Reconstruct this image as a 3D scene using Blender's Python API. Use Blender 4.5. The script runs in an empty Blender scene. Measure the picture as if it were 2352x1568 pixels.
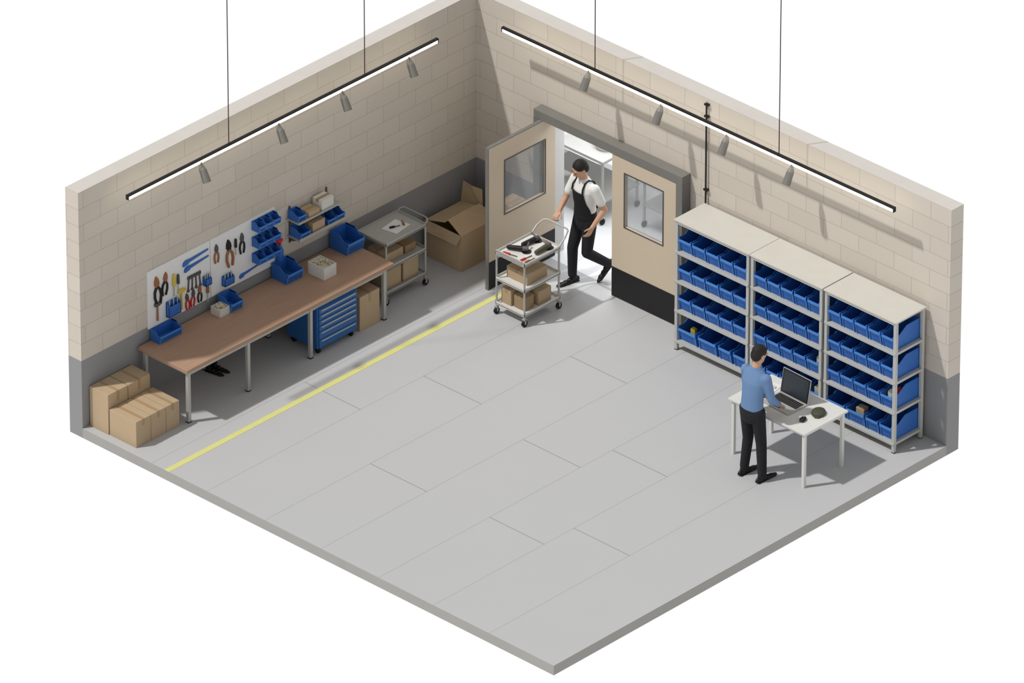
import bpy, bmesh, math, random
from mathutils import Vector, Matrix
random.seed(4)
SC=bpy.context.scene
COL=SC.collection
SC.view_settings.view_transform='Standard'

# ------------------------------------------------------------------ materials
def lin(c):
    c=c/255.0
    return c/12.92 if c<=0.04045 else ((c+0.055)/1.055)**2.4
def mat(name,rgb,rough=.6,metal=0.0,var=.05,scale=6.0,bump=0.0,emit=None,es=0,spec=.4,srgb=True):
    m=bpy.data.materials.new(name); m.use_nodes=True
    nt=m.node_tree; b=nt.nodes['Principled BSDF']
    c=[lin(v) for v in rgb] if srgb else list(rgb)
    tc=nt.nodes.new('ShaderNodeTexCoord'); n=nt.nodes.new('ShaderNodeTexNoise')
    n.inputs['Scale'].default_value=scale; n.inputs['Detail'].default_value=3
    nt.links.new(tc.outputs['Object'],n.inputs['Vector'])
    mx=nt.nodes.new('ShaderNodeMix'); mx.data_type='RGBA'
    mx.inputs['A'].default_value=(*[max(0,v*(1-var)) for v in c],1)
    mx.inputs['B'].default_value=(*[min(1,v*(1+var)) for v in c],1)
    nt.links.new(n.outputs['Fac'],mx.inputs['Factor'])
    nt.links.new(mx.outputs['Result'],b.inputs['Base Color'])
    b.inputs['Roughness'].default_value=rough; b.inputs['Metallic'].default_value=metal
    b.inputs['Specular IOR Level'].default_value=spec
    if bump:
        bp=nt.nodes.new('ShaderNodeBump'); bp.inputs['Strength'].default_value=bump; bp.inputs['Distance'].default_value=.004
        nt.links.new(n.outputs['Fac'],bp.inputs['Height']); nt.links.new(bp.outputs['Normal'],b.inputs['Normal'])
    if emit:
        b.inputs['Emission Color'].default_value=(*emit,1); b.inputs['Emission Strength'].default_value=es
    return m
M={}
M['topcap']=mat('wall_top_plaster',(206,201,194),.8)
M['slab']=mat('slab_concrete',(160,158,154),.85,scale=3)
M['blue']=mat('blue_plastic',(44,101,178),.42,var=.06,scale=3)
M['bluelit']=mat('blue_plastic_lit_lip',(72,132,208),.4,var=.06,scale=3)  # same plastic, lighter: sunlit look painted into bin lips and edges
M['bluecab']=mat('blue_enamel',(40,96,160),.35)
M['steel']=mat('grey_steel',(180,180,176),.4,.25)
M['dsteel']=mat('dark_steel',(95,95,95),.4,.5)
M['shelf']=mat('pale_shelf_metal',(184,184,180),.5,.05)
M['shelftop']=mat('pale_shelf_top',(200,197,189),.6)
M['wood']=mat('bench_wood',(188,142,120),.55)
M['card']=mat('cardboard',(182,159,129),.85,var=.06,scale=5)
M['cardd']=mat('cardboard_dark',(158,134,102),.85)
M['tape']=mat('packing_tape',(166,140,106),.5)
M['white']=mat('white_laminate',(216,215,210),.5)
M['whitebox']=mat('white_plastic',(215,214,208),.55)
M['black']=mat('black_rubber',(22,22,24),.6)
M['blackm']=mat('black_metal',(30,28,27),.45,.2)
M['doorbeige']=mat('door_beige',(204,188,166),.6,var=.02)
M['frame']=mat('frame_grey',(120,118,113),.6)
M['lining']=mat('lining_grey',(205,205,204),.5)
M['peg']=mat('peg_white',(226,227,226),.6,var=.02)
M['yellow']=mat('yellow_paint',(214,211,134),.7)
M['ytool']=mat('yellow_tool',(205,180,70),.5)
M['brown']=mat('brown_wood',(150,98,60),.6)
M['red']=mat('red_plastic',(190,40,45),.45)
M['olive']=mat('olive_plastic',(70,72,54),.5)
M['skin']=mat('skin',(200,156,128),.6,var=.03)
M['hair']=mat('hair_black',(28,24,22),.7,scale=60,bump=.6)
M['shirtb']=mat('blue_cloth',(104,134,174),.85,scale=30,bump=.3)
M['shirtw']=mat('white_cloth',(226,226,222),.85,scale=30,bump=.3)
M['trouser']=mat('black_cloth',(30,30,34),.9,scale=30,bump=.3)
M['apron']=mat('apron_cloth',(22,22,25),.85,scale=30,bump=.3)
M['shoe']=mat('black_leather',(18,18,18),.5)
M['spot']=mat('spot_grey',(125,123,118),.5,.2)
M['screen']=mat('display_dark',(44,52,60),.25)
M['floorw']=mat('white_floor',(228,229,231),.5)
M['glow']=mat('lamp_diffuser',(255,250,235),.5,emit=(1,.93,.76),es=3.6)
M['part']=mat('parts_mixed',(200,190,165),.5,var=.3,scale=40)
M['wire']=mat('wire_maroon',(60,30,45),.6)
def glass():
    m=bpy.data.materials.new('window_glass'); m.use_nodes=True; nt=m.node_tree
    b=nt.nodes['Principled BSDF']; b.inputs['Base Color'].default_value=(.35,.37,.38,1); b.inputs['Roughness'].default_value=.08
    t=nt.nodes.new('ShaderNodeBsdfTransparent'); mx=nt.nodes.new('ShaderNodeMixShader'); mx.inputs[0].default_value=.36
    nt.links.new(t.outputs[0],mx.inputs[1]); nt.links.new(b.outputs[0],mx.inputs[2])
    nt.links.new(mx.outputs[0],nt.nodes['Material Output'].inputs['Surface'])
    return m
M['glass']=glass()
def wallmat():
    m=bpy.data.materials.new('painted_block_wall'); m.use_nodes=True; nt=m.node_tree; N=nt.nodes; L=nt.links
    b=N['Principled BSDF']; b.inputs['Roughness'].default_value=.85; b.inputs['Specular IOR Level'].default_value=.2
    g=N.new('ShaderNodeNewGeometry'); s=N.new('ShaderNodeSeparateXYZ'); L.new(g.outputs['Position'],s.inputs[0])
    a=N.new('ShaderNodeMath'); a.operation='ADD'; L.new(s.outputs['X'],a.inputs[0]); L.new(s.outputs['Y'],a.inputs[1])
    a2=N.new('ShaderNodeMath'); a2.operation='ADD'; L.new(a.outputs[0],a2.inputs[0]); a2.inputs[1].default_value=20.1
    z=N.new('ShaderNodeMath'); z.operation='ADD'; L.new(s.outputs['Z'],z.inputs[0]); z.inputs[1].default_value=-.92+.228*10
    c=N.new('ShaderNodeCombineXYZ'); L.new(a2.outputs[0],c.inputs[0]); L.new(z.outputs[0],c.inputs[1])
    br=N.new('ShaderNodeTexBrick'); L.new(c.outputs[0],br.inputs['Vector'])
    br.inputs['Scale'].default_value=1; br.inputs['Brick Width'].default_value=.56; br.inputs['Row Height'].default_value=.228
    br.inputs['Mortar Size'].default_value=.004; br.inputs['Mortar Smooth'].default_value=.3; br.inputs['Bias'].default_value=0
    br.inputs['Color1'].default_value=(.60,.545,.475,1); br.inputs['Color2'].default_value=(.565,.51,.44,1); br.inputs['Mortar'].default_value=(.41,.36,.31,1)
    n=N.new('ShaderNodeTexNoise'); n.inputs['Scale'].default_value=9; L.new(g.outputs['Position'],n.inputs['Vector'])
    gt=N.new('ShaderNodeMath'); gt.operation='GREATER_THAN'; gt.inputs[1].default_value=.92; L.new(s.outputs['Z'],gt.inputs[0])
    mx=N.new('ShaderNodeMix'); mx.data_type='RGBA'; L.new(gt.outputs[0],mx.inputs['Factor'])
    mx.inputs['A'].default_value=(.27,.27,.275,1); L.new(br.outputs['Color'],mx.inputs['B'])
    L.new(mx.outputs['Result'],b.inputs['Base Color'])
    bp=N.new('ShaderNodeBump'); bp.inputs['Strength'].default_value=.15; bp.inputs['Distance'].default_value=.004
    L.new(n.outputs['Fac'],bp.inputs['Height']); L.new(bp.outputs['Normal'],b.inputs['Normal'])
    return m
M['wall']=wallmat()
SEAMX=[1.15,2.07,3.02,3.94,4.87,5.75,6.64]
CROSS=[(1.15,2.07,-4.16),(2.07,3.02,-3.08),(3.02,3.94,-4.97),(3.94,4.87,-3.33),(4.87,5.75,-4.88),(4.87,5.75,-2.78),(5.75,6.64,-4.38),(3.02,3.94,-1.54)]
def floormat():
    m=bpy.data.materials.new('floor_panels'); m.use_nodes=True; nt=m.node_tree; N=nt.nodes; L=nt.links
    b=N['Principled BSDF']; b.inputs['Roughness'].default_value=.7; b.inputs['Specular IOR Level'].default_value=.3
    g=N.new('ShaderNodeNewGeometry'); s=N.new('ShaderNodeSeparateXYZ'); L.new(g.outputs['Position'],s.inputs[0])
    def cmp(sock,val,eps):
        c=N.new('ShaderNodeMath'); c.operation='COMPARE'; L.new(sock,c.inputs[0]); c.inputs[1].default_value=val; c.inputs[2].default_value=eps; return c.outputs[0]
    def op(o,a,bb):
        c=N.new('ShaderNodeMath'); c.operation=o; L.new(a,c.inputs[0]); L.new(bb,c.inputs[1]); return c.outputs[0]
    acc=None
    for x in SEAMX:
        q=cmp(s.outputs['X'],x,.004); acc=q if acc is None else op('MAXIMUM',acc,q)
    half=N.new('ShaderNodeMath'); half.operation='MULTIPLY'; L.new(acc,half.inputs[0]); half.inputs[1].default_value=.5
    acc=half.outputs[0]
    for x0,x1,y in CROSS:
        q=op('MULTIPLY',cmp(s.outputs['Y'],y,.004),cmp(s.outputs['X'],(x0+x1)/2,(x1-x0)/2)); acc=op('MAXIMUM',acc,q)
    n=N.new('ShaderNodeTexNoise'); n.inputs['Scale'].default_value=1.5; n.inputs['Detail'].default_value=4; L.new(g.outputs['Position'],n.inputs['Vector'])
    c0=N.new('ShaderNodeMix'); c0.data_type='RGBA'; L.new(n.outputs['Fac'],c0.inputs['Factor'])
    c0.inputs['A'].default_value=(.47,.473,.478,1); c0.inputs['B'].default_value=(.49,.493,.498,1)
    mx=N.new('ShaderNodeMix'); mx.data_type='RGBA'; L.new(acc,mx.inputs['Factor']); L.new(c0.outputs['Result'],mx.inputs['A'])
    mx.inputs['B'].default_value=(.2,.2,.2,1); L.new(mx.outputs['Result'],b.inputs['Base Color'])
    return m
M['floor']=floormat()
def woodmat():
    m=M['wood']; nt=m.node_tree; N=nt.nodes; L=nt.links; b=N['Principled BSDF']
    g=N.new('ShaderNodeNewGeometry'); mp=N.new('ShaderNodeMapping'); mp.inputs['Scale'].default_value=(14,1.2,14); L.new(g.outputs['Position'],mp.inputs[0])
    n=N.new('ShaderNodeTexNoise'); n.inputs['Scale'].default_value=2; n.inputs['Detail'].default_value=5; L.new(mp.outputs[0],n.inputs['Vector'])
    mx=N.new('ShaderNodeMix'); mx.data_type='RGBA'; L.new(n.outputs['Fac'],mx.inputs['Factor'])
    mx.inputs['A'].default_value=(.35,.215,.14,1); mx.inputs['B'].default_value=(.45,.29,.20,1); L.new(mx.outputs['Result'],b.inputs['Base Color'])
woodmat()

# ------------------------------------------------------------------ mesh helpers
def merge(bm,t,mi=0):
    for f in t.faces: f.material_index=mi
    me=bpy.data.meshes.new('tmp'); t.to_mesh(me); t.free(); bm.from_mesh(me); bpy.data.meshes.remove(me)
def bx(bm,x0,y0,z0,x1,y1,z1,b=0.0,mi=0,mtx=None):
    t=bmesh.new(); bmesh.ops.create_cube(t,size=1)
    for v in t.verts:
        v.co=Vector(((x0+x1)/2+v.co.x*(x1-x0),(y0+y1)/2+v.co.y*(y1-y0),(z0+z1)/2+v.co.z*(z1-z0)))
    if b>0: bmesh.ops.bevel(t,geom=t.edges[:],offset=b,segments=2,affect='EDGES',profile=.6)
    if mtx is not None: bmesh.ops.transform(t,matrix=mtx,verts=t.verts)
    merge(bm,t,mi)
def align(p0,p1):
    d=(Vector(p1)-Vector(p0)); L=d.length
    q=Vector((0,0,1)).rotation_difference(d.normalized()) if L>1e-9 else Matrix.Identity(3).to_quaternion()
    return Matrix.Translation((Vector(p0)+Vector(p1))/2)@q.to_matrix().to_4x4(),L
def cyl(bm,p0,p1,r0,r1=None,seg=16,mi=0):
    if r1 is None: r1=r0
    m,L=align(p0,p1); t=bmesh.new()
    bmesh.ops.create_cone(t,cap_ends=True,segments=seg,radius1=r0,radius2=r1,depth=L,matrix=m); merge(bm,t,mi)
def sph(bm,c,r,seg=16,mi=0,rot=None):
    if not hasattr(r,'__len__'): r=(r,r,r)
    t=bmesh.new(); m=Matrix.Translation(c)@(rot.to_4x4() if rot is not None else Matrix.Identity(4))@Matrix.Diagonal((*r,1))
    bmesh.ops.create_uvsphere(t,u_segments=seg,v_segments=max(8,seg//2),radius=1,matrix=m); merge(bm,t,mi)
def tube(bm,pts,r,seg=10,mi=0):
    for a,b in zip(pts[:-1],pts[1:]): cyl(bm,a,b,r,r,seg,mi)
    for a in pts: sph(bm,a,r,seg,mi)
def cap(bm,p0,r0,p1,r1,seg=14):
    sph(bm,p0,r0,seg); sph(bm,p1,r1,seg); cyl(bm,p0,p1,r0,r1,seg)
def prism(bm,poly,axis,a0,a1,mi=0):
    def P(p,a):
        if axis=='x': return Vector((a,p[0],p[1]))
        if axis=='y': return Vector((p[0],a,p[1]))
        return Vector((p[0],p[1],a))
    t=bmesh.new(); A=[t.verts.new(P(p,a0)) for p in poly]; B=[t.verts.new(P(p,a1)) for p in poly]
    t.faces.new(A); t.faces.new(B[::-1]); n=len(poly)
    for i in range(n): t.faces.new((A[i],B[i],B[(i+1)%n],A[(i+1)%n]))
    bmesh.ops.recalc_face_normals(t,faces=t.faces); merge(bm,t,mi)
def loft(bm,rings,seg=24):
    t=bmesh.new(); R=[]
    for cx,cy,cz,hw,hd in rings:
        R.append([t.verts.new((cx+hw*math.cos(a),cy+hd*math.sin(a),cz)) for a in [2*math.pi*i/seg for i in range(seg)]])
    for A,B in zip(R[:-1],R[1:]):
        for i in range(seg): t.faces.new((A[i],A[(i+1)%seg],B[(i+1)%seg],B[i]))
    t.faces.new(R[0][::-1]); t.faces.new(R[-1]); bmesh.ops.recalc_face_normals(t,faces=t.faces); merge(bm,t)
def obj(name,bm,mats,parent=None,loc=(0,0,0),rz=0,smooth=False,label=None,cat=None,group=None,kind=None):
    me=bpy.data.meshes.new(name); bm.to_mesh(me); bm.free()
    for m in (mats if isinstance(mats,(list,tuple)) else [mats]): me.materials.append(M[m] if isinstance(m,str) else m)
    if smooth:
        for p in me.polygons: p.use_smooth=True
        try: me.set_sharp_from_angle(angle=math.radians(40))
        except Exception: pass
    o=bpy.data.objects.new(name,me); COL.objects.link(o); o.location=loc; o.rotation_euler=(0,0,rz)
    if parent: o.parent=parent
    tag(o,label,cat,group,kind); return o
def tag(o,label=None,cat=None,group=None,kind=None):
    if label: o['label']=label
    if cat: o['category']=cat
    if group: o['group']=group
    if kind: o['kind']=kind
def thing(name,loc,rz,label,cat,group=None,kind=None):
    e=bpy.data.objects.new(name,None); e.empty_display_size=.1; COL.objects.link(e); e.location=loc; e.rotation_euler=(0,0,rz)
    tag(e,label,cat,group,kind); return e
def NB(): return bmesh.new()

LX,LY,H,TW,TS=7.66,6.74,3.2,.214,.13
# ------------------------------------------------------------------ room
bm=NB(); bx(bm,0,-LY,-TS,LX,0,0)
o=obj('floor',bm,['floor','slab'],label='pale grey panelled floor slab with staggered seams',kind='structure')
for p in o.data.polygons: p.material_index=0 if p.normal.z>.5 else 1
def wallobj(name,boxes,label):
    bm=NB()
    for b in boxes: bx(bm,*b)
    o=obj(name,bm,['wall','topcap'],label=label,kind='structure')
    for p in o.data.polygons:
        if p.normal.z>.5 and p.center.z>3: p.material_index=1
    return o
wallobj('wall_left',[(-TW,-LY,-TS,0,TW,H)],'beige painted block wall with grey lower band')
DX0,DX1,DZ=1.19,3.43,1.96
wallobj('wall_right',[(0,0,-TS,DX0,TW,H),(DX1,0,-TS,LX,TW,H),(DX0,0,DZ,DX1,TW,H)],'beige painted block wall with doorway and grey lower band')
bm=NB(); bx(bm,DX0,0,-TS,DX1,TW,0); bx(bm,-1.5,TW,-TS,3.45,2.7,0)
obj('floor',bm,'floorw',label='bright white floor of the adjoining room',kind='structure')
bm=NB(); bx(bm,1.365,-LY+.001,0,1.445,-.95,.003)
obj('trim_1',bm,'yellow',label='yellow painted safety line on the grey floor',kind='structure')

# ------------------------------------------------------------------ door
d=thing('door_1',(0,0,0),0,'beige double swing doors in a grey metal frame','door',kind='structure')
bm=NB()
bx(bm,1.09,-.15,DZ,3.53,0,2.08,.006); bx(bm,3.43,-.15,0,3.53,0,DZ,.006); bx(bm,1.09,-.15,1.6,1.19,0,DZ,.0); bx(bm,1.09,-.15,0,1.19,0,1.6)
obj('door_frame',bm,'frame',d)
bm=NB(); bx(bm,1.19,0.0,0,1.215,.26,DZ); bx(bm,3.405,0,0,3.43,.26,DZ); bx(bm,1.215,0,DZ-.02,3.405,.26,DZ)
obj('door_lining',bm,'lining',d,label='pale grey door lining')
def leaf(parent,L,zt,wx0,wx1,wz0,wz1,kz,loc,rz):
    T=.045
    bm=NB()
    bx(bm,0,0,0.005,wx0,T,zt); bx(bm,wx1,0,0.005,L,T,zt); bx(bm,wx0,0,0.005,wx1,T,wz0); bx(bm,wx0,0,wz1,wx1,T,zt)
    lf=obj('door_leaf',bm,'doorbeige',parent,loc,rz,label='beige door leaf with glazed window and black kick plate')
    bm=NB(); f=.014
    for yy in (-.006,T-.002):
        bx(bm,wx0-f,yy,wz0-f,wx1+f,yy+.008,wz0); bx(bm,wx0-f,yy,wz1,wx1+f,yy+.008,wz1+f)
        bx(bm,wx0-f,yy,wz0,wx0,yy+.008,wz1); bx(bm,wx1,yy,wz0,wx1+f,yy+.008,wz1)
    obj('window_bead',bm,'dsteel',lf)
    bm=NB(); bx(bm,wx0,T*.4,wz0,wx1,T*.6,wz1); obj('window_pane',bm,'glass',lf)
    bm=NB(); bx(bm,0.004,-.005,.01,L-.004,0,kz); bx(bm,0.004,T,.01,L-.004,T+.005,kz); obj('kick_plate',bm,'black',lf)
    return lf
leaf(d,1.04,1.955,.21,.83,1.03,1.76,.41,(2.385,-.145,0),0)
lf=leaf(d,1.16,1.95,.28,.98,.95,1.68,.38,(1.235,-1.08,0),math.radians(90))
bm=NB(); bx(bm,-.012,-.002,.005,0,.047,1.95); bx(bm,0,-.002,1.95,1.1,.047,1.962); obj('edge_strip',bm,'frame',lf,label='grey steel edge strip')

# ------------------------------------------------------------------ adjoining room tables
def steel_table(loc,sx,sy,label,shelf=True):
    t=thing('steel_table',loc,0,label,'table')
    bm=NB(); bx(bm,0,0,.86,sx,sy,.9,.006); obj('table_top',bm,'steel',t)
    for x in (.04,sx-.04):
        for y in (.04,sy-.04):
            bm=NB(); cyl(bm,(x,y,.08),(x,y,.86),.018); obj('leg',bm,'steel',t,smooth=True)
            bm=NB(); cyl(bm,(x-.012,y,.04),(x+.012,y,.04),.04); bx(bm,x-.02,y-.01,.04,x+.02,y+.01,.09); obj('caster',bm,'black',t,smooth=True)
    bm=NB(); bx(bm,.02,.02,.3,sx-.02,sy-.02,.32); obj('lower_shelf',bm,'steel',t)
    return t
steel_table((-.2,.98,0),1.38,.7,'stainless steel table on casters in the adjoining room')
steel_table((1.5,1.3,0),1.2,.7,'stainless steel table behind the closed door leaf')
bm=NB(); loft(bm,[(0,0,0,.10,.08),(0,0,.02,.11,.09),(0,0,.1,.13,.1)]); 
obj('steel_pan',bm,'steel',loc=(.95,1.25,.9),smooth=True,label='steel pan on the steel table beyond the doorway',cat='pan')

# ------------------------------------------------------------------ bins
def bin_parts(W,D,Hh):
    t=.006; bm=NB()
    poly=[(0,0),(0,Hh),(-.52*D,Hh),(-.78*D,.70*Hh),(-D-.004,.72*Hh),(-D*.92,0)]
    prism(bm,poly,'x',-W/2,-W/2+t); prism(bm,poly,'x',W/2-t,W/2)
    bx(bm,-W/2+t,-t,0,W/2-t,0,Hh); bx(bm,-W/2+t,-.92*D,0,W/2-t,-t,t)
    prism(bm,[(-.92*D,0),(-D,.60*Hh),(-D+t,.60*Hh),(-.92*D+t,0)],'x',-W/2+t,W/2-t)
    bx(bm,-W/2-.002,-.52*D,Hh-.014,-W/2+t,0.002,Hh+.002); bx(bm,W/2-t,-.52*D,Hh-.014,W/2+.002,0.002,Hh+.002)
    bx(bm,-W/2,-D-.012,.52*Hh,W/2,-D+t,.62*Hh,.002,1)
    for sx in (-1,1):
        a,b=sorted((sx*W/2,sx*(W/2-.010))); prism(bm,[(-.94*D-.008,.04*Hh),(-D-.012,.72*Hh),(-D,.72*Hh),(-.94*D,.04*Hh)],'x',a,b,1)  # vertical edge strips, highlight painted in the lighter blue
    bx(bm,-W*.28,-D*.97-.006,.24*Hh,W*.28,-D*.94,.26*Hh)
    return bm
BINC={}
def sbin(W,D,Hh,loc,rz,label,group=None,contents=None):
    k=(round(W,3),round(D,3),round(Hh,3))
    if k in BINC:
        o=BINC[k].copy(); COL.objects.link(o)
        if 'group' in o: del o['group']
        o.location=loc; o.rotation_euler=(0,0,rz); tag(o,label,'storage bin',group); return o
    o=obj('storage_bin',bin_parts(W,D,Hh),['blue','bluelit'],None,loc,rz,label=label,cat='storage bin',group=group); BINC[k]=o; return o

# ------------------------------------------------------------------ shelving
def shelving(x0,x1,idx):
    y0,y1=-.56,-.05; Ht=1.77; W=x1-x0; D=y1-y0
    s=thing('shelving_unit',(x0,y0,0),0,'pale grey metal shelving unit filled with blue bins','shelving',group='row of metal shelving units')
    p=.042
    for x in (0,W-p):
        for y in (0,D-p):
            bm=NB(); bx(bm,x,y,0.01,x+p,y+p,Ht,.003); bx(bm,x-.0,y,0,x+p,y+p,.01,0,1); obj('upright',bm,['shelf','black'],s)
    bm=NB(); bx(bm,-.012,-.012,Ht,W+.012,D+.012,Ht+.022,.004); bx(bm,p,.003,Ht-.035,W-p,.02,Ht,0); obj('top_panel',bm,'shelftop',s)
    lv=[.14,.56,.965,1.365]
    for z in lv:
        bm=NB(); bx(bm,.002,-.008,z-.035,W-.002,D-.004,z,.003); obj('shelf',bm,'shelf',s)
    return lv
UN=[(3.80,4.99),(5.02,6.16),(6.20,7.33)]
def widths(ui,ri,W):
    return [.28,.28,.19,.19] if (ri==0 and ui!=1) else [W/5-.022]*5
for ui,(a,b) in enumerate(UN):
    lv=shelving(a,b,ui)
    W=b-a-.1
    for ri,z in enumerate(lv):
        g='blue bins on the metal shelving shelves'
        ws=widths(ui,ri,W)
        tot=sum(ws); gap=(W-tot)/(len(ws)-1); x=a+.05
        for i,w in enumerate(ws):
            sbin(w,.47,.27,(x+w/2,-.075,z+.0005),0,'wide blue plastic hopper bin on bottom metal shelf' if w>.25 else 'blue plastic hopper bin on a metal shelf',g)
            x+=w+gap
def packet(loc,s,m,label,rz=0.1):
    bm=NB(); bx(bm,-s[0]/2,-s[1]/2,0,s[0]/2,s[1]/2,s[2],.008); bx(bm,-s[0]*.35,-s[1]*.35,s[2],s[0]*.35,s[1]*.35,s[2]+.01,.003)
    obj('parts_packet',bm,m,None,loc,rz,label=label,cat='packet')
def binx(ui,ri,i):
    a,b=UN[ui]; W=b-a-.1; ws=widths(ui,ri,W)
    gap=(W-sum(ws))/(len(ws)-1); return a+.05+sum(ws[:i])+gap*i+ws[i]/2
packet((binx(2,1,4)-.03,-.42,.572),(.07,.07,.17),'white','white packet inside a blue bin')
packet((binx(2,1,4)+.04,-.36,.572),(.05,.05,.20),'red','red packet inside a blue bin')
packet((binx(2,0,1),-.42,.152),(.12,.10,.18),'card','tan packet inside a blue bin')
packet((binx(1,1,4),-.42,.572),(.06,.06,.17),'white','white packet inside a blue bin')
packet((binx(0,0,0),-.42,.152),(.07,.05,.15),'ytool','yellow packet inside a blue bin')
packet((binx(1,0,4),-.42,.152),(.10,.08,.18),'part','mixed parts packet inside a blue bin')

# ------------------------------------------------------------------ bench
BZ=.745
wb=thing('workbench',(0.03,-5.83,0),0,'long brown wood-topped workbench with grey steel legs','workbench')
WL=3.51; WD=.82
bm=NB(); bx(bm,0,0,BZ-.045,WD,WL,BZ,.005); obj('worktop',bm,'wood',wb,label='brown wooden worktop')
for y in (.06,1.06,2.12,3.38):
    for x in (.04,.75):
        bm=NB(); bx(bm,x,y-.022,0.012,x+.045,y+.023,BZ-.045,.004); bx(bm,x-.003,y-.025,0,x+.048,y+.026,.012,0,1); obj('leg',bm,['steel','black'],wb)
bm=NB(); bx(bm,.76,.08,BZ-.1,.785,WL-.12,BZ-.045); bx(bm,.05,.08,BZ-.1,.075,WL-.12,BZ-.045)
for y in (.06,1.06,2.12,3.38): bx(bm,.085,y-.012,BZ-.095,.75,y+.012,BZ-.045)
obj('frame_rail',bm,'steel',wb)

tc=thing('tool_cabinet',(.32,-3.62,0),0,'blue rolling tool cabinet with six drawers under the workbench','tool cabinet')
cd,cw=.53,.68
bm=NB(); bx(bm,0,0,.09,cd-.02,cw,.64,.008); obj('body',bm,'bluecab',tc)
hs=[.075,.075,.075,.08,.11,.12]; z=.63
for h in hs:
    bm=NB(); bx(bm,cd-.02,.02,z-h+.008,cd,cw-.02,z,.003); dr=obj('drawer',bm,'bluecab',tc)
    bm=NB(); bx(bm,cd,.05,z-.026,cd+.012,cw-.05,z-.012,.003); obj('handle',bm,'shelf',dr,label='steel drawer handle')
    z-=h
for x in (.06,cd-.07):
    for y in (.06,cw-.06):
        bm=NB(); cyl(bm,(x-.0,y-.014,.038),(x,y+.014,.038),.038); bx(bm,x-.02,y-.02,.05,x+.02,y+.02,.092); obj('caster',bm,'black',tc,smooth=False)

sbin(.28,.30,.24,(.04,-2.45,BZ+.001),math.radians(90),'large blue hopper bin at the end of the workbench')
sbin(.26,.27,.20,(.03,-3.45,BZ+.001),math.radians(90),'blue hopper bin at the middle of the workbench')
sbin(.20,.22,.17,(.06,-4.42,BZ+.001),math.radians(90),'small blue hopper bin beside a small white box')
sbin(.36,.16,.15,(.03,-5.44,BZ+.001),math.radians(90),'wide low blue bin at the end of the workbench')
def partsbox(loc,sx,sy,h,label):
    t=thing('parts_box',loc,0,label,'box')
    w=.012; bm=NB(); bx(bm,0,0,0,sx,sy,w); bx(bm,0,0,w,w,sy,h); bx(bm,sx-w,0,w,sx,sy,h); bx(bm,w,0,w,sx-w,w,h); bx(bm,w,sy-w,w,sx-w,sy,h)
    obj('box_body',bm,'whitebox',t)
    bm=NB()
    for i in range(16):
        x=random.uniform(.04,sx-.04); y=random.uniform(.04,sy-.04); a=random.uniform(0,3)
        cyl(bm,(x-.025*math.cos(a),y-.025*math.sin(a),h-.01+random.uniform(-.01,.015)),(x+.025*math.cos(a),y+.025*math.sin(a),h-.005+random.uniform(-.01,.02)),.012,seg=8)
    bx(bm,w,w,w,sx-w,sy-w,h-.02)
    c=obj('contents',bm,'part',t,label='loose pale metal fittings'); c['kind']='stuff'
partsbox((.27,-3.2,BZ+.001),.27,.21,.16,'white box heaped with metal fittings on the workbench')
partsbox((.10,-4.68,BZ+.001),.16,.16,.10,'small white box of fittings beside a blue bin')

# ------------------------------------------------------------------ pegboard
for y0,y1 in ((-5.64,-4.60),(-4.59,-3.50)):
    bm=NB(); bx(bm,0,0,0,.02,y1-y0,.78,.002)
    o=obj('pegboard',bm,'peg',None,(0,y0,.895),label='white pegboard panel on the block wall above the bench',cat='pegboard',group='white pegboard panels')
def place(name,y,z,parts,label,cat,rx=0,group=None):
    t=bpy.data.objects.new(name,None); t.empty_display_size=.05; COL.objects.link(t); t.location=(.0198,y,z); t.rotation_euler=(rx,0,0)
    tag(t,label,cat,group)
    for n,bm,m in parts: obj(n,bm,m,t,smooth=True)
def pliers(y,z,s,hm,jm,label,rx=0):
    P=[]
    bm=NB(); 
    for sg in (-1,1):
        prism(bm,[(0,0),(sg*.027*s,.01*s),(sg*.022*s,.05*s),(sg*.004*s,.085*s),(0,.085*s)],'x',.0,.02)
    cyl(bm,(.0,0,0),(.024,0,0),.019*s,seg=14); P.append(('jaw',bm,jm))
    for sg in (-1,1):
        bm=NB(); tube(bm,[(.013,sg*.006*s,-.01*s),(.013,sg*.03*s,-.05*s),(.013,sg*.035*s,-.10*s),(.013,sg*.022*s,-.16*s)],.011*s,8); P.append(('handle',bm,hm))
    place('pliers',y,z,P,label,'pliers',rx)
def hammer(y,z,s,hm,jm,label,rx=0):
    bm=NB(); cyl(bm,(.015,0,-.17*s),(.015,0,.06*s),.014*s,.011*s,10); P=[('handle',bm,hm)]
    bm=NB(); bx(bm,.0,-.05*s,.042*s,.034,.03*s,.084*s,.004); prism(bm,[(.03*s,.045*s),(.07*s,.055*s),(.07*s,.065*s),(.03*s,.08*s)],'x',.008,.028); P.append(('head',bm,jm))
    place('hammer',y,z,P,label,'hammer',rx)
def driver(y,z,s,hm,label,rx=0):
    bm=NB(); cyl(bm,(.016,0,0),(.016,0,.09*s),.016*s,.013*s,10); sph(bm,(.016,0,.09*s),.014*s,10); P=[('handle',bm,hm)]
    bm=NB(); cyl(bm,(.016,0,-.10*s),(.016,0,0),.005*s,.006*s,8); P.append(('blade',bm,'steel'))
    place('screwdriver',y,z,P,label,'screwdriver',rx)
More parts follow.
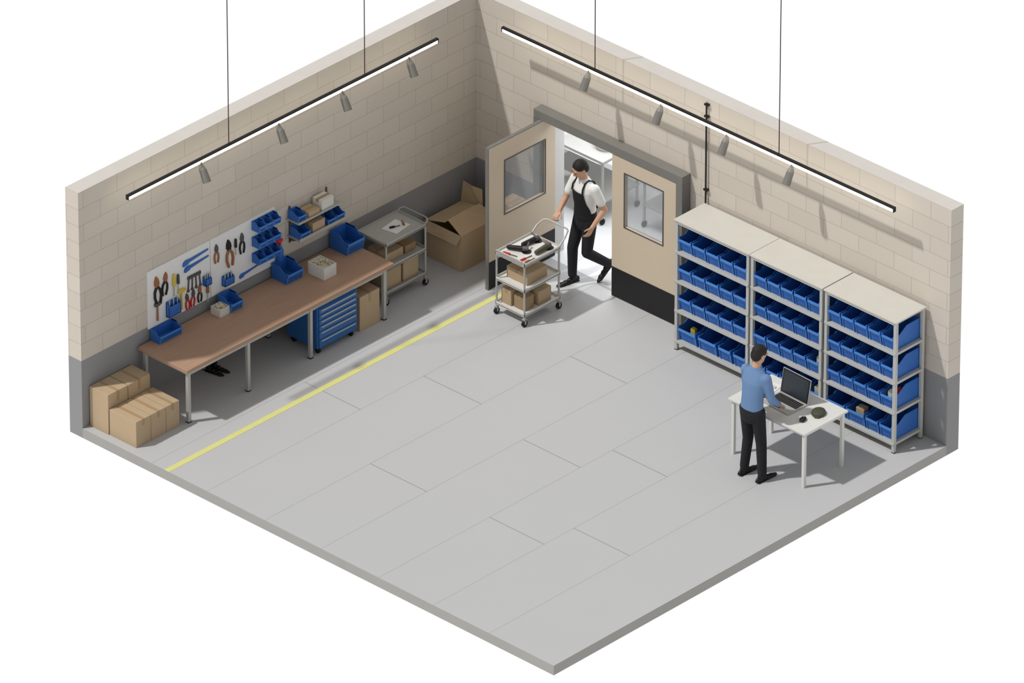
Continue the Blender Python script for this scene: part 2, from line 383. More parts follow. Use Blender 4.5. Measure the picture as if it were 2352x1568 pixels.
def wrench(y,z,s,label,rx=0,m='dsteel'):
    bm=NB(); bx(bm,.0,-.009*s,-.09*s,.014,.009*s,.06*s,.002)
    prism(bm,[(-.022*s,.05*s),(.022*s,.05*s),(.026*s,.085*s),(.012*s,.10*s),(.008*s,.075*s),(-.008*s,.075*s),(-.012*s,.10*s),(-.026*s,.085*s)],'x',.0,.016)
    cyl(bm,(.0,0,-.10*s),(.016,0,-.10*s),.02*s,seg=12)
    place('wrench',y,z,[('shank',bm,m)],label,'wrench',rx)
def saw(y,z,s,label,rx=0):
    bm=NB(); prism(bm,[(-.02*s,-.02*s),(.27*s,-.008*s),(.27*s,.008*s),(-.02*s,.018*s)],'x',.004,.012); P=[('blade',bm,'blue')]
    bm=NB(); prism(bm,[(-.09*s,-.026*s),(-.02*s,-.02*s),(-.0*s,.02*s),(-.05*s,.024*s),(-.08*s,.008*s)],'x',.0,.028); P.append(('handle',bm,'blue'))
    place('hand_saw',y,z,P,label,'hand saw',rx)
def pocket(y,z,w,h,label):
    bm=NB(); bx(bm,0,-w/2,0,.012,w/2,h,.003); bx(bm,.05,-w/2,0,.06,w/2,h*.72,.003); bx(bm,0,-w/2,0,.06,w/2,.01); prism(bm,[(0,0),(.06,0),(.06,h*.72),(0,h)],'y',-w/2,-w/2+.008); prism(bm,[(0,0),(.06,0),(.06,h*.72),(0,h)],'y',w/2-.008,w/2)
    P=[('holder',bm,'blue')]
    for i in range(3):
        bm=NB(); yy=-w/3+i*w/3; cyl(bm,(.03,yy,.02),(.03,yy,h+.03),.008,seg=8); P.append(('pen',bm,'steel'))
    place('tool_holder',y,z,P,label,'tool holder')
pliers(-5.50,1.44,1.5,'black','brown','large pliers with black handles and brown jaws',.10)
pliers(-5.36,1.46,1.2,'black','brown','pliers with black handles beside larger pliers',-.1)
driver(-5.22,1.33,1.5,'ytool','yellow-handled screwdriver hanging on the pegboard')
driver(-5.15,1.33,1.2,'olive','olive-handled screwdriver hanging on the pegboard')
saw(-4.94,1.465,1.15,'blue hand saw hanging tilted on the pegboard',.08)
saw(-4.96,1.555,1.2,'narrow blue hand saw hanging above another saw',.08)
for i in range(4): wrench(-4.97+i*.062,1.25,1.0,'grey steel wrench hanging on the pegboard',(-.09+.06*i))
pocket(-4.68,1.12,.10,.12,'small blue tool holder on the pegboard')
hammer(-5.10,1.14,1.1,'ytool','ytool','small yellow hammer hanging on the pegboard')
driver(-4.66,1.0,1.3,'brown','brown-handled screwdriver hanging on the pegboard')
pliers(-5.00,1.05,.9,'red','dsteel','small red-handled pliers on the pegboard',.1)
pliers(-4.90,1.06,.9,'red','dsteel','small red-handled pliers on the pegboard',-.1)
pliers(-4.79,1.07,.9,'black','brown','small black-handled pliers on the pegboard')
hammer(-5.50,1.13,.95,'brown','dsteel','brown-handled hammer near the pegboard corner')
pocket(-5.25,.95,.2,.2,'blue tool holder with pens on the pegboard')
pliers(-4.50,1.50,1.0,'brown','dsteel','brown-handled pliers high on the pegboard')
pliers(-4.29,1.44,1.5,'brown','black','large open pliers with brown handles',.1)
pliers(-4.07,1.47,1.1,'black','dsteel','black-handled pliers near the small bins')
driver(-4.18,1.42,1.1,'black','black-handled screwdriver between two pliers')
pocket(-4.33,.98,.16,.13,'blue tool holder low on the pegboard')
saw(-4.04,.99,.9,'blue short saw low on the pegboard',.1)
for r,z in enumerate((1.53,1.31,1.09)):
    for c,y in enumerate((-3.84,-3.715,-3.59)):
        sbin(.115,.13,.12,(.022,y,z),math.radians(90),'small blue bin mounted on the pegboard','small bins on the pegboard')
t=thing('spray_bottle',(.06,-3.46,BZ+.21),0,'blue spray bottle with red head hanging by the pegboard','spray bottle')
bm=NB(); loft(bm,[(0,0,0,.035,.045),(0,0,.01,.04,.05),(0,0,.13,.038,.045),(0,0,.19,.018,.02),(0,0,.22,.014,.014)]); obj('bottle',bm,'blue',t,smooth=True)
bm=NB(); cyl(bm,(0,0,.215),(0,0,.25),.018); bx(bm,-.018,-.05,.25,.018,.035,.285,.005); cyl(bm,(0,-.045,.268),(0,-.075,.262),.008); bx(bm,-.006,-.045,.20,.006,-.03,.25,.002); obj('spray_head',bm,'red',t,smooth=False)
bm=NB(); tube(bm,[(-.056,0,.24),(-.02,0,.24),(-.02,0,.21)],.004); obj('hook',bm,'dsteel',t)

wr=thing('wall_rack',(0,-3.28,1.18),0,'grey wall-mounted rack holding bins and boxes','wall rack')
bm=NB(); bx(bm,0.002,0,0,.22,.80,.012,.002); bx(bm,.21,0,0,.222,.80,.035); obj('lower_shelf',bm,'steel',wr)
bm=NB(); bx(bm,0.002,-.02,.24,.22,.72,.252,.002); bx(bm,.21,-.02,.24,.222,.72,.265); obj('upper_shelf',bm,'steel',wr)
for y in (.03,.66):
    bm=NB(); bx(bm,0.0,y,-.1,.014,y+.02,.40); prism(bm,[(.01,-.08),(.2,0),(.01,0)],'y',y+.005,y+.015); prism(bm,[(.01,.16),(.2,.24),(.01,.24)],'y',y+.005,y+.015); obj('bracket',bm,'dsteel',wr)
sbin(.16,.19,.12,(.02,-3.17,1.194),math.radians(90),'small blue bin on the wall rack')
sbin(.13,.19,.12,(.02,-2.72,1.194),math.radians(90),'small blue bin on the wall rack')
sbin(.13,.19,.12,(.02,-2.57,1.194),math.radians(90),'small blue bin on the wall rack')
sbin(.13,.17,.11,(.02,-3.21,1.434),math.radians(90),'small blue bin on top of the wall rack')
def carton(x0,y0,z0,x1,y1,z1,label,mt='card',flaps=False,axis='y'):
    t=thing('cardboard_box',((x0+x1)/2,(y0+y1)/2,z0),0,label,'cardboard box')
    a,b,h=(x1-x0)/2,(y1-y0)/2,z1-z0
    bm=NB(); bx(bm,-a,-b,0,a,b,h,min(.006,a*.1)); obj('box_body',bm,mt,t)
    bm=NB(); w=.022
    if axis=='y': bx(bm,-w,-b-.001,h-.0,w,b+.001,h+.0015); bx(bm,-w,-b-.0015,h*.75,w,-b,h)
    else: bx(bm,-a,-w,h,a,w,h+.0015); bx(bm,a,-w,h*.75,a+.0015,w,h)
    obj('packing_tape',bm,'tape',t)
    return t
carton(.03,-3.03,1.193,.19,-2.82,1.32,'tan carton between the bins on the rack')
carton(.03,-3.10,1.433,.2,-2.92,1.50,'low tan carton on the upper rack shelf')
carton(.04,-2.88,1.433,.2,-2.68,1.57,'pale grey carton on the upper rack shelf','whitebox')

# ------------------------------------------------------------------ boxes
carton(.015,-6.63,0,.325,-6.30,.54,'tall cardboard box in the corner of the stack',axis='x')
carton(.015,-6.29,0,.325,-5.93,.54,'tall cardboard box beside the workbench leg',axis='x')
carton(.335,-6.62,0,.78,-6.375,.35,'low cardboard box at the front of the stack',axis='x')
carton(.335,-6.37,0,.78,-6.125,.35,'low cardboard box in the middle of the stack',axis='x')
carton(.335,-6.12,0,.78,-5.90,.35,'low cardboard box next to the workbench',axis='x')
carton(.42,-2.86,0,.80,-2.52,.47,'cardboard box under the workbench beside the cabinet',axis='x')
carton(.78,-.45,0,1.07,-.18,.80,'tall cardboard box behind the open door leaf')
ob=thing('open_cardboard_box',(.1,-1.0,0),0,'large open cardboard box with raised flaps','cardboard box')
W,D,Hb,w=.60,.62,.5,.008
bm=NB(); bx(bm,0,0,0,W,D,w); bx(bm,0,0,w,w,D,Hb); bx(bm,W-w,0,w,W,D,Hb); bx(bm,w,0,w,W-w,w,Hb); bx(bm,w,D-w,w,W-w,D,Hb)
obj('box_body',bm,'card',ob)
def flap(p0,p1,out,L,skew=0,mt='card'):
    p0,p1,out=Vector(p0),Vector(p1),Vector(out).normalized()
    n=(p1-p0).cross(out).normalized()*.004; e=(p1-p0).normalized()
    a=p0+out*L+e*.03+e*skew; b=p1+out*L-e*.03+e*skew; mid=(a+b)/2+n*5
    t=bmesh.new(); v=[t.verts.new(q) for q in (p0-n,p1-n,b-n,mid-n,a-n,p0+n,p1+n,b+n,mid+n,a+n)]
    t.faces.new(v[:5][::-1]); t.faces.new(v[5:])
    for i in range(5): t.faces.new((v[i],v[(i+1)%5],v[5+(i+1)%5],v[5+i]))
    bmesh.ops.recalc_face_normals(t,faces=t.faces); bm=NB(); merge(bm,t); obj('flap',bm,mt,ob)
flap((0,0,Hb),(W,0,Hb),(0,-.45,-.9),.13)
flap((0,D,Hb),(W*.62,D,Hb),(0,.05,1),.29)
flap((0,0,Hb),(0,D,Hb),(.8,0,.18),.30)
flap((W,0,Hb),(W,D,Hb),(-.75,0,.35),.28)

# ------------------------------------------------------------------ carts
def cart(loc,sx,sy,ht,levels,label,push=True,topmat='shelf'):
    t=thing('service_cart',loc,0,label,'cart')
    for x in (-sx/2,sx/2):
        for y in (-sy/2,sy/2):
            bm=NB(); cyl(bm,(x,y,.10),(x,y,ht+.01),.013); obj('leg',bm,'steel',t,smooth=True)
            bm=NB(); cyl(bm,(x-.014,y,.042),(x+.014,y,.042),.042,seg=20); wh=obj('caster',bm,'black',t,smooth=True)
            bm=NB(); bx(bm,x-.022,y-.012,.04,x-.016,y+.012,.10); bx(bm,x+.016,y-.012,.04,x+.022,y+.012,.10); bx(bm,x-.022,y-.02,.09,x+.022,y+.02,.105); cyl(bm,(x-.018,y,.042),(x+.018,y,.042),.012); obj('fork',bm,'steel',wh)
    for z in levels:
        bm=NB(); a,b=sx/2+.012,sy/2+.012
        bx(bm,-a,-b,z-.012,a,b,z,.002); h=.028
        bx(bm,-a,-b,z-.02,a,-b+.006,z+h); bx(bm,-a,b-.006,z-.02,a,b,z+h); bx(bm,-a,-b,z-.02,-a+.006,b,z+h); bx(bm,a-.006,-b,z-.02,a,b,z+h)
        obj('tray',bm,topmat,t)
    def hoop(y,dy,dz,rr=.011):
        bm=NB(); P=[(-sx/2,y,ht-.0)]
        P+=[(-sx/2,y+dy*.5,ht+dz*.6),(-sx/2+.03,y+dy*.9,ht+dz*.95),(-sx/2+.07,y+dy,ht+dz),(sx/2-.07,y+dy,ht+dz),(sx/2-.03,y+dy*.9,ht+dz*.95),(sx/2,y+dy*.5,ht+dz*.6),(sx/2,y,ht)]
        tube(bm,P,rr); obj('handle',bm,'steel',t,smooth=True)
    if push: hoop(sy/2,.21,.14); hoop(-sy/2,-.03,.05)
    else: hoop(sy/2,.07,.05,.008)
    return t
C2=(1.91,-1.11); cart((C2[0],C2[1],0),.46,.60,.85,(.15,.49,.84),'pale grey three-tier service cart pushed by a person',topmat='whitebox')
cart((.36,-1.85,0),.46,.68,.84,(.16,.50,.83),'grey steel three-tier cart beside the workbench',push=False,topmat='steel')
z1=.492
carton(1.74,-1.30,z1,2.08,-.95,z1+.15,'cardboard box on the middle cart tray')
carton(1.71,-1.36,.152,1.87,-1.16,.36,'small cardboard box on the lower cart tray')
carton(1.90,-1.34,.152,2.08,-1.18,.33,'small cardboard box on the lower cart tray','cardd')
carton(1.89,-1.12,.152,2.10,-.90,.34,'small cardboard box on the lower cart tray')
carton(.20,-2.12,.162,.54,-1.88,.42,'cardboard box on the lower steel cart tray')
carton(.18,-1.84,.162,.54,-1.58,.45,'large cardboard box on the lower steel cart tray')
carton(.20,-2.1,.502,.5,-1.8,.62,'cardboard box on the middle steel cart tray')
carton(.22,-1.76,.502,.5,-1.58,.60,'cardboard box on the middle steel cart tray','cardd')
def grinder(loc,rz,body,label):
    t=thing('angle_grinder',loc,rz,label,'power tool')
    bm=NB(); cyl(bm,(-.12,0,.035),(.06,0,.04),.028,.034); sph(bm,(-.12,0,.035),.028); obj('body',bm,body,t,smooth=True)
    bm=NB(); cyl(bm,(.06,0,.04),(.12,0,.045),.036,.03); cyl(bm,(.10,0,.01),(.10,0,.05),.02); cyl(bm,(.10,.02,.05),(.10,.11,.07),.013); obj('gear_head',bm,'dsteel',t,smooth=True)
    bm=NB(); cyl(bm,(.10,0,.003),(.10,0,.009),.058,seg=24); obj('disc',bm,'black',t,smooth=True)
tz=.8405
grinder((1.84,-1.20,tz),.5,'black','black angle grinder on the cart top')
grinder((2.06,-1.0,tz),1.6,'olive','olive angle grinder on the cart top')
grinder((1.83,-.97,tz),1.45,'black','black power tool on the cart top')
def loosetool(loc,rz,m1,m2,label,L=.2):
    t=thing('hand_tool',loc,rz,label,'hand tool')
    bm=NB(); bx(bm,0,-.013,0,L*.5,.013,.022,.006); obj('handle',bm,m1,t)
    bm=NB(); bx(bm,L*.5,-.005,.006,L,.005,.014,.001); obj('blade',bm,m2,t)
loosetool((1.74,-1.36,tz),.2,'red','dsteel','red-handled tool on the cart top')
loosetool((2.03,-1.38,tz),1.5,'red','dsteel','red-handled tool at the cart edge')
loosetool((2.10,-1.36,tz),1.5,'brown','dsteel','brown-handled tool at the cart edge',.16)
loosetool((1.89,-.83,tz),.1,'brown','dsteel','brown-handled tool near the cart handle',.12)
bm=NB(); bx(bm,-.11,-.14,0,.11,.14,.002); obj('paper_sheet',bm,'peg',None,(.36,-1.78,.8305),.15,label='white paper sheet on the steel cart',cat='paper')
loosetool((.34,-1.87,.833),1.2,'black','dsteel','small dark tool lying on the paper',.14)
loosetool((.42,-1.70,.833),2.6,'brown','dsteel','small brown tool lying on the paper',.12)

def shoe_mesh(bm,rot=None,s=1.0,at=(0,0,0)):
    t=NB()
    for (y,hw,h) in ((-.09,.03,.07),(-.06,.036,.08),(0,.036,.07),(.06,.044,.05),(.12,.044,.04),(.16,.03,.03)):
        sph(t,(0,y,h*.45),(hw,.05,h*.55),12)
    bx(t,-.038,-.12,0,.038,.17,.018,.008)
    me=bpy.data.meshes.new('x'); t.to_mesh(me); t.free(); me.transform(Matrix.Translation(at)@(rot.to_4x4() if rot is not None else Matrix.Identity(4))@Matrix.Scale(s,4)); bm.from_mesh(me); bpy.data.meshes.remove(me)
for i,y in enumerate((-4.76,-4.66)):
    bm=NB(); shoe_mesh(bm,None,.8); cyl(bm,(0,-.055,.03),(0,-.06,.11),.03,.034)
    obj('work_boot',bm,'shoe',None,(.2,y,0),-1.4,smooth=True,label='black work boot on the floor under the workbench',cat='boot',group='pair of black boots')

# ------------------------------------------------------------------ desk
dk=thing('white_desk',(5.90,-1.90,0),0,'small white desk in front of the shelving','desk')
dx,dy=1.22,.76
bm=NB(); bx(bm,0,0,.735,dx,dy,.76,.004); obj('desk_top',bm,'white',dk)
for x in (.03,dx-.07):
    for y in (.03,dy-.07):
        bm=NB(); bx(bm,x,y,0,x+.04,y+.04,.735,.003); obj('leg',bm,'white',dk)
bm=NB(); bx(bm,.05,.04,.69,dx-.05,.055,.735); bx(bm,.05,dy-.055,.69,dx-.05,dy-.04,.735); bx(bm,.04,.05,.69,.055,dy-.05,.735); bx(bm,dx-.055,.05,.69,dx-.04,dy-.05,.735); obj('frame_rail',bm,'white',dk)
lp=thing('laptop',(6.475,-1.54,.7605),-.04,'open laptop with dark display on the white desk','laptop')
bm=NB(); bx(bm,-.225,-.17,0,.225,.15,.016,.004); obj('base',bm,'steel',lp)
bm=NB(); 
for r in range(5):
    for c in range(12): bx(bm,-.195+c*.0328,-.02+r*.029,.016,-.195+c*.0328+.028,-.02+r*.029+.024,.019)
obj('keyboard',bm,'black',lp)
bm=NB(); bx(bm,-.055,-.145,.016,.055,-.055,.0175); obj('touchpad',bm,'dsteel',lp)
mt=Matrix.Translation((0,.15,.014))@Matrix.Rotation(math.radians(-10),4,'X')
bm=NB(); bx(bm,-.228,0,0,.228,.01,.315,.004,mtx=mt); lid=obj('lid',bm,'steel',lp)
bm=NB(); bx(bm,-.22,-.001,.008,.22,.0,.307,mtx=mt); obj('bezel',bm,'black',lid,label='black screen bezel')
bm=NB(); bx(bm,-.200,-.002,.028,.200,-.001,.290,mtx=mt); obj('display',bm,'screen',lid)
bm=NB(); sph(bm,(0,0,.022),(.038,.062,.022)); ms=obj('computer_mouse',bm,'black',None,(6.89,-1.68,.7605),.3,smooth=True,label='black computer mouse on the white desk',cat='mouse')
bm=NB(); cyl(bm,(0,.02,.040),(0,.035,.042),.008); obj('scroll_wheel',bm,'steel',ms)
bm=NB(); loft(bm,[(0,0,0,.075,.095),(0,0,.015,.088,.105),(0,0,.04,.080,.095),(0,0,.055,.05,.065)]); bx(bm,-.03,-.115,.01,.03,-.09,.03,.004)
obj('dark_pouch',bm,'olive',None,(6.92,-1.44,.7605),.5,smooth=True,label='dark olive pouch on the white desk',cat='pouch')
bm=NB(); bx(bm,-.13,-.1,0,.13,.1,.006); obj('notepad',bm,'peg',None,(6.07,-1.38,.7605),.2,label='white notepad on the desk beside the laptop',cat='notepad')
bm=NB(); bx(bm,-.05,-.025,0,.05,.025,.012,.004); cyl(bm,(-.02,0,.012),(-.02,0,.02),.018); obj('key_fob',bm,'part',None,(6.12,-1.38,.7675),.6,label='small tan object lying on the notepad',cat='key fob')

# ------------------------------------------------------------------ conduit
cp=thing('conduit_pipe',(3.80,-.03,1.79),0,'thin black conduit pipe on the block wall','pipe')
bm=NB(); cyl(bm,(0,0,0),(0,0,1.36),.011); obj('pipe',bm,'blackm',cp,smooth=True)
for z in (.18,1.18,1.34):
    bm=NB(); bx(bm,-.03,-.012,z-.012,.03,.029,z+.012,.004); cyl(bm,(-.036,0,z),(.036,0,z),.009); obj('clamp',bm,'blackm',cp)

# ------------------------------------------------------------------ track lights
def track(p,L,axis,wires,spots,out,label):
    t=thing('track_light',p,0,label,'light fixture')
    def P(a,b,z): return (b,a,z) if axis=='y' else (a,b,z)
    def B(bm,a0,b0,z0,a1,b1,z1,bv=0,mi=0):
        if axis=='y': bx(bm,b0,a0,z0,b1,a1,z1,bv,mi)
        else: bx(bm,a0,b0,z0,a1,b1,z1,bv,mi)
    bm=NB(); B(bm,0,-.02,.0,L,.02,.022,.002); B(bm,-.012,-.022,-.04,0,.022,.022); B(bm,L,-.022,-.04,L+.012,.022,.022); obj('rail',bm,'blackm',t)
    bm=NB(); B(bm,0,-.017,-.04,L,.017,0,.004); obj('diffuser',bm,'glow',t,label='glowing white light strip')
    for w in wires:
        bm=NB(); cyl(bm,P(w,0,.018),P(w,0,2.6),.006,seg=8); obj('suspension_wire',bm,'wire',t)
    for s in spots:
        base=Vector(P(s,0,-.035)); dirv=Vector(P(0,out*.5,-1)).normalized()
        bm=NB(); cyl(bm,base,base+dirv*.05,.022,seg=10); cyl(bm,base+dirv*.03,base+dirv*.09,.024,.046,16); cyl(bm,base+dirv*.09,base+dirv*.25,.046,.052,16)
        sp=obj('spotlight',bm,'spot',t,smooth=True)
        bm=NB(); cyl(bm,base+dirv*.25,base+dirv*.253,.042,seg=16); obj('lens',bm,'white',sp)
track((.30,-6.22,3.06),5.22,'y',(1.68,3.98),(1.20,2.50,3.58,4.72),1,'long suspended track light with grey spotlights over the bench')
track((.73,-.30,3.10),6.30,'x',(1.51,4.48),(1.42,2.60,3.66,4.70),-1,'long suspended track light with grey spotlights over the shelving')

# ------------------------------------------------------------------ people
def blob(name,bm,mt,parent,voxel=.009,it=3,label=None):
    me=bpy.data.meshes.new('tmp'); bm.to_mesh(me); bm.free()
    o=bpy.data.objects.new('tmp',me); COL.objects.link(o)
    r=o.modifiers.new('r','REMESH'); r.mode='VOXEL'; r.voxel_size=voxel
    s=o.modifiers.new('s','SMOOTH'); s.factor=.5; s.iterations=it
    dg=bpy.context.evaluated_depsgraph_get(); ev=o.evaluated_get(dg); nm=bpy.data.meshes.new_from_object(ev)
    bpy.data.objects.remove(o); bpy.data.meshes.remove(me); nm.name=name
    nm.materials.clear(); nm.materials.append(M[mt])
    for p in nm.polygons: p.use_smooth=True
    q=bpy.data.objects.new(name,nm); COL.objects.link(q); q.parent=parent
    if label: q['label']=label
    return q
def hand(bm,w,d,n,s,curl,k=1.0):
    w,d=Vector(w),Vector(d).normalized(); n=Vector(n); n=(n-d*n.dot(d)).normalized(); s=Vector(s); s=(s-d*s.dot(d)-n*s.dot(n)).normalized()
    for j in (-.027,-.009,.009,.027):
        cap(bm,w+s*j*.7*k,.015*k,w+d*.085*k+s*j*k,.013*k,8)
    for j,L in ((.030,.068),(.010,.078),(-.010,.073),(-.030,.057)):
        p=w+d*.088*k+s*j*k; ang=0; dd=d
        for q,(fr,rr) in enumerate(((.45,.0095),(.32,.0088),(.23,.008))):
            ang+=curl*(.8 if q==0 else 1.0); dd=(d*math.cos(ang)+n*math.sin(ang)+s*j*2.0).normalized()
            e=p+dd*L*fr*k; cap(bm,p,rr*k,e,(rr-.0005)*k,8); p=e
    p=w+d*.022*k+s*.03*k; dd=(d*.7+s*.75+n*.25).normalized(); e=p+dd*.042*k; cap(bm,p,.013*k,e,.0105*k,8)
    dd=(d*.9+s*.2+n*(.3+curl*.4)).normalized(); cap(bm,e,.0105*k,e+dd*.03*k,.009*k,8)
def head(bm,c,fw,up,k=1.0):
    c=Vector(c); fw=Vector(fw).normalized(); up=Vector(up).normalized(); rt=fw.cross(up).normalized()
    R=Matrix((rt,fw,up)).transposed()
    sph(bm,c+up*.02,(.075*k,.095*k,.098*k),20,rot=R)
    sph(bm,c-up*.045+fw*.022,(.058*k,.068*k,.075*k),16,rot=R)
    sph(bm,c-up*.10+fw*.055,(.026*k,.022*k,.02*k),12,rot=R)
    cap(bm,c+fw*.092+up*.012,.009,c+fw*.108-up*.025,.014,8)
    for s in (-1,1):
        sph(bm,c+rt*s*.078-up*.008-fw*.005,(.012,.022,.033),10,rot=R)
        sph(bm,c+rt*s*.03+fw*.082+up*.028,(.026,.014,.009),10,rot=R)
    sph(bm,c+fw*.083-up*.058,(.026,.014,.012),10,rot=R)
    return R,rt,fw,up
def face_parts(c,R,rt,fw,up,parent,k=1):
    c=Vector(c)
    for s in (-1,1):
        bm=NB(); sph(bm,c+rt*s*.030+fw*.088+up*.008,(.012,.007,.006),10,rot=R); obj('eye',bm,'black',parent,smooth=True)
        bm=NB(); sph(bm,c+rt*s*.031+fw*.093+up*.030,(.018,.006,.004),10,rot=R); obj('eyebrow',bm,'hair',parent,smooth=True)
    bm=NB(); sph(bm,c+fw*.094-up*.058,(.022,.006,.006),10,rot=R); obj('mouth',bm,'brown',parent,smooth=True)
def hair(c,R,rt,fw,up,parent):
    c=Vector(c); bm=NB()
    sph(bm,c+up*.045-fw*.014,(.083,.098,.088),20,rot=R)
    sph(bm,c-fw*.045-up*.0,(.076,.066,.085),16,rot=R)
    blob('hair',bm,'hair',parent,.007,2)

# --- person at desk
ps=thing('person',(6.47,-2.10,0),math.radians(-3),'person in light blue shirt and black trousers typing at desk','person')
hipz=.92
legs=[((-.09,0,hipz),(-.10,.035,.49),(-.115,.0,.09)),((.09,0,hipz),(.115,.04,.49),(.15,.03,.09))]
sh=[(-.17,.055,1.385),(.17,.055,1.385)]; el=[(-.205,.10,1.11),(.225,.09,1.11)]; wr_=[(-.13,.30,.93),(.13,.30,.93)]; ht=[(-.10,.43,.835),(.10,.43,.835)]
bm=NB()
hc=(0,.10,1.625); fwv=Vector((.05,1,-.38)); upv=Vector((0,.38,1)); upv=(upv-fwv.normalized()*upv.dot(fwv.normalized()))
R_,rt_,fw_,up_=head(bm,hc,fwv,upv)
cap(bm,(0,.045,1.43),.058,(0,.075,1.56),.052)
loft(bm,[(0,0,.86,.13,.09),(0,0,1.05,.12,.08),(0,.03,1.25,.14,.09),(0,.045,1.38,.14,.07),(0,.045,1.44,.07,.05)])
for i in (0,1):
    h,k,a=legs[i]; cap(bm,h,.07,k,.045); cap(bm,k,.045,a,.035)
    cap(bm,sh[i],.042,el[i],.036); cap(bm,el[i],.036,wr_[i],.026)
    dv=Vector(ht[i])-Vector(wr_[i]); hand(bm,Vector(wr_[i]),dv,(0,-.6,-1),(1 if i==0 else -1,0,0),.35)
body=blob('body',bm,'skin',ps,.006,2)
hair(hc,R_,rt_,fw_,up_,ps); face_parts(hc,R_,rt_,fw_,up_,ps)
bm=NB()
loft(bm,[(0,-.005,.90,.158,.115),(0,-.005,.98,.155,.112),(0,0,1.08,.148,.108),(0,.02,1.20,.160,.116),(0,.035,1.31,.175,.118),(0,.048,1.385,.168,.098),(0,.052,1.43,.125,.08),(0,.058,1.465,.080,.068),(0,.062,1.495,.064,.062)])
for i in (0,1):
    cap(bm,sh[i],.062,el[i],.050); cap(bm,el[i],.050,wr_[i],.037)
blob('shirt',bm,'shirtb',ps,.009,6,'light blue long-sleeved shirt')
bm=NB()
loft(bm,[(0,0,.78,.14,.10),(0,-.005,.86,.166,.122),(0,-.005,.93,.160,.118),(0,-.005,.985,.150,.110)])
for h,k,a in legs: cap(bm,h,.092,k,.066); cap(bm,k,.066,(a[0],a[1]-.005,a[2]+.02),.056)
blob('trousers',bm,'trouser',ps,.009,4,'black trousers')
for h,k,a in legs:
    bm=NB(); shoe_mesh(bm,None,.98,(a[0],a[1]+.03,0)); sph(bm,(a[0],a[1]-.02,.07),(.038,.05,.05)); obj('shoe',bm,'shoe',ps,smooth=True)

# --- person with cart
ang=math.atan2(-.98,-.2)-math.pi/2
pq=thing('person',(1.94,-.13,0),ang,'person in white shirt and black bib apron pushing cart','person')
hipz=.90
legs=[((-.09,0,hipz),(-.10,.05,.47),(-.10,-.29,.20)),((.09,0,hipz),(.10,.12,.48),(.09,.13,.09))]
sh=[(-.185,.0,1.37),(.18,.03,1.37)]; el=[(-.26,-.09,1.09),(.225,.14,1.11)]; wr_=[(-.235,.07,.89),(.07,.345,1.06)]; ht=[(-.22,.14,.76),(.02,.46,1.0)]
bm=NB()
hc=(0,.08,1.595); fwv=Vector((.15,1,-.5)); upv=Vector((0,.5,1)); upv=(upv-fwv.normalized()*upv.dot(fwv.normalized()))
R_,rt_,fw_,up_=head(bm,hc,fwv,upv)
cap(bm,(0,.02,1.39),.060,(0,.05,1.53),.053)
loft(bm,[(0,0,.84,.13,.09),(0,0,1.03,.12,.08),(0,.01,1.23,.14,.09),(0,.015,1.36,.14,.07),(0,.02,1.42,.07,.05)])
for i in (0,1):
    h,k,a=legs[i]; cap(bm,h,.07,k,.045); cap(bm,k,.045,a,.035)
    cap(bm,sh[i],.050,el[i],.040); cap(bm,el[i],.041,wr_[i],.027)
    dv=Vector(ht[i])-Vector(wr_[i])
    if i==0: hand(bm,wr_[i],dv,(1,.1,0),(0,1,0),.35)
    else: hand(bm,wr_[i],dv,(0,-.2,-1),(-1,0,0),.95)
blob('body',bm,'skin',pq,.006,2)
hair(hc,R_,rt_,fw_,up_,pq); face_parts(hc,R_,rt_,fw_,up_,pq)
TR=[(0,0,.88,.158,.115),(0,0,.96,.155,.115),(0,0,1.06,.148,.110),(0,.01,1.20,.168,.120),(0,.015,1.31,.18,.118),(0,.015,1.375,.168,.095),(0,.02,1.42,.115,.078),(0,.025,1.45,.078,.066),(0,.027,1.465,.066,.060)]
bm=NB(); loft(bm,TR)
for i in (0,1):
    m=Vector(sh[i]).lerp(Vector(el[i]),.62); cap(bm,sh[i],.064,m,.061)
blob('t_shirt',bm,'shirtw',pq,.009,5,'white short-sleeved t-shirt')
bm=NB()
loft(bm,[(0,0,.76,.14,.10),(0,0,.84,.168,.124),(0,0,.92,.164,.122),(0,0,1.02,.156,.118)])
for h,k,a in legs: cap(bm,h,.094,k,.068); cap(bm,k,.068,Vector(a).lerp(Vector(k),.06),.056)
blob('trousers',bm,'trouser',pq,.009,4,'black trousers')
t=bmesh.new(); rows=[]
prof=[(0,0,.93,.172,.130,82),(0,0,1.00,.168,.128,80),(0,.003,1.08,.160,.124,70),(0,.01,1.16,.172,.130,52),(0,.012,1.24,.184,.134,42),(0,.014,1.30,.190,.134,36)]
for cx,cy,cz,hw,hd,sp in prof:
    rows.append([t.verts.new((cx+hw*math.sin(math.radians(a)),cy+hd*math.cos(math.radians(a)),cz)) for a in [sp*(-1+2*i/16) for i in range(17)]])
for A,B in zip(rows[:-1],rows[1:]):
    for i in range(16): t.faces.new((A[i],A[i+1],B[i+1],B[i]))
bmesh.ops.recalc_face_normals(t,faces=t.faces); bmesh.ops.solidify(t,geom=t.faces[:],thickness=.006)
bm=NB(); merge(bm,t)
ap=obj('apron_bib',bm,'apron',pq,smooth=True,label='black apron bib')
for s in (-1,1):
    bm=NB(); tube(bm,[(s*.105,.128,1.29),(s*.10,.118,1.36),(s*.088,.075,1.425),(s*.08,.01,1.445),(s*.085,-.06,1.41),(s*.07,-.11,1.30),(-s*.02,-.13,1.13),(-s*.06,-.125,1.02)],.011,8); obj('strap',bm,'apron',ap,smooth=True)
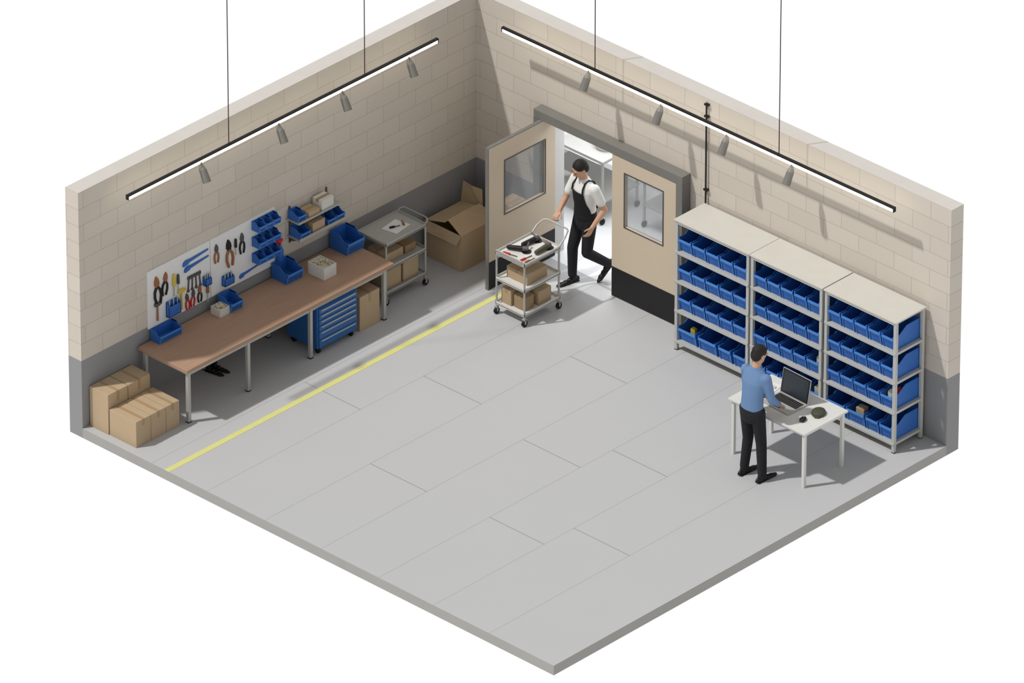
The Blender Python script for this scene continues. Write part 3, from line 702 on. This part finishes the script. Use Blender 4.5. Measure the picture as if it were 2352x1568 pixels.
h,k,a=legs[1]; bm=NB(); shoe_mesh(bm,None,.98,(a[0],a[1]+.03,0)); sph(bm,(a[0],a[1]-.02,.07),(.038,.05,.05)); obj('shoe',bm,'shoe',pq,smooth=True)
h,k,a=legs[0]; bm=NB(); rot=Matrix.Rotation(math.radians(-45),3,'X'); shoe_mesh(bm,rot,.98,(a[0],a[1]+.03,a[2]-.06)); obj('shoe',bm,'shoe',pq,smooth=True)

# ------------------------------------------------------------------ lights
sun=bpy.data.lights.new('sun','SUN'); sun.energy=2.45; sun.angle=math.radians(2.0); sun.color=(1,.985,.965)
so=bpy.data.objects.new('sun',sun); COL.objects.link(so); so.location=(-5,-8,12)
so.rotation_euler=Vector((.33,.55,-1)).to_track_quat('-Z','Y').to_euler()
al=bpy.data.lights.new('adjoining_room_fill','AREA'); al.shape='RECTANGLE'; al.size=2.2; al.size_y=.8; al.energy=60; al.color=(.95,.97,1)  # added fill light, out of view, whitens the room beyond the doorway
ao=bpy.data.objects.new('adjoining_room_fill',al); COL.objects.link(ao); ao.location=(1.3,1.1,2.2)

w=bpy.data.worlds.new('world'); SC.world=w; w.use_nodes=True; nt=w.node_tree; N=nt.nodes; L=nt.links
bg=N['Background']; tcn=N.new('ShaderNodeTexCoord'); sp=N.new('ShaderNodeSeparateXYZ'); L.new(tcn.outputs['Generated'],sp.inputs[0])
cr=N.new('ShaderNodeMapRange'); L.new(sp.outputs['Z'],cr.inputs['Value']); cr.inputs['From Min'].default_value=-.15; cr.inputs['From Max'].default_value=.1
cr.inputs['To Min'].default_value=1.02; cr.inputs['To Max'].default_value=.46
L.new(cr.outputs[0],bg.inputs['Strength']); bg.inputs['Color'].default_value=(1,1,1,1)

# ------------------------------------------------------------------ camera
cam=bpy.data.cameras.new('camera'); cam.sensor_width=36; cam.lens=27508.7/2352*36; cam.clip_end=1000; cam.clip_start=1
co=bpy.data.objects.new('camera',cam); COL.objects.link(co)
r=Vector((.724825,.688933,.000793)); f=Vector((-.593534,.625040,-.506993)); u=Vector((-.349780,.367011,.861950))
mw=Matrix(((r.x,u.x,-f.x,87.3331),(r.y,u.y,-f.y,-91.3411),(r.z,u.z,-f.z,72.6557),(0,0,0,1)))
co.matrix_world=mw
SC.camera=co
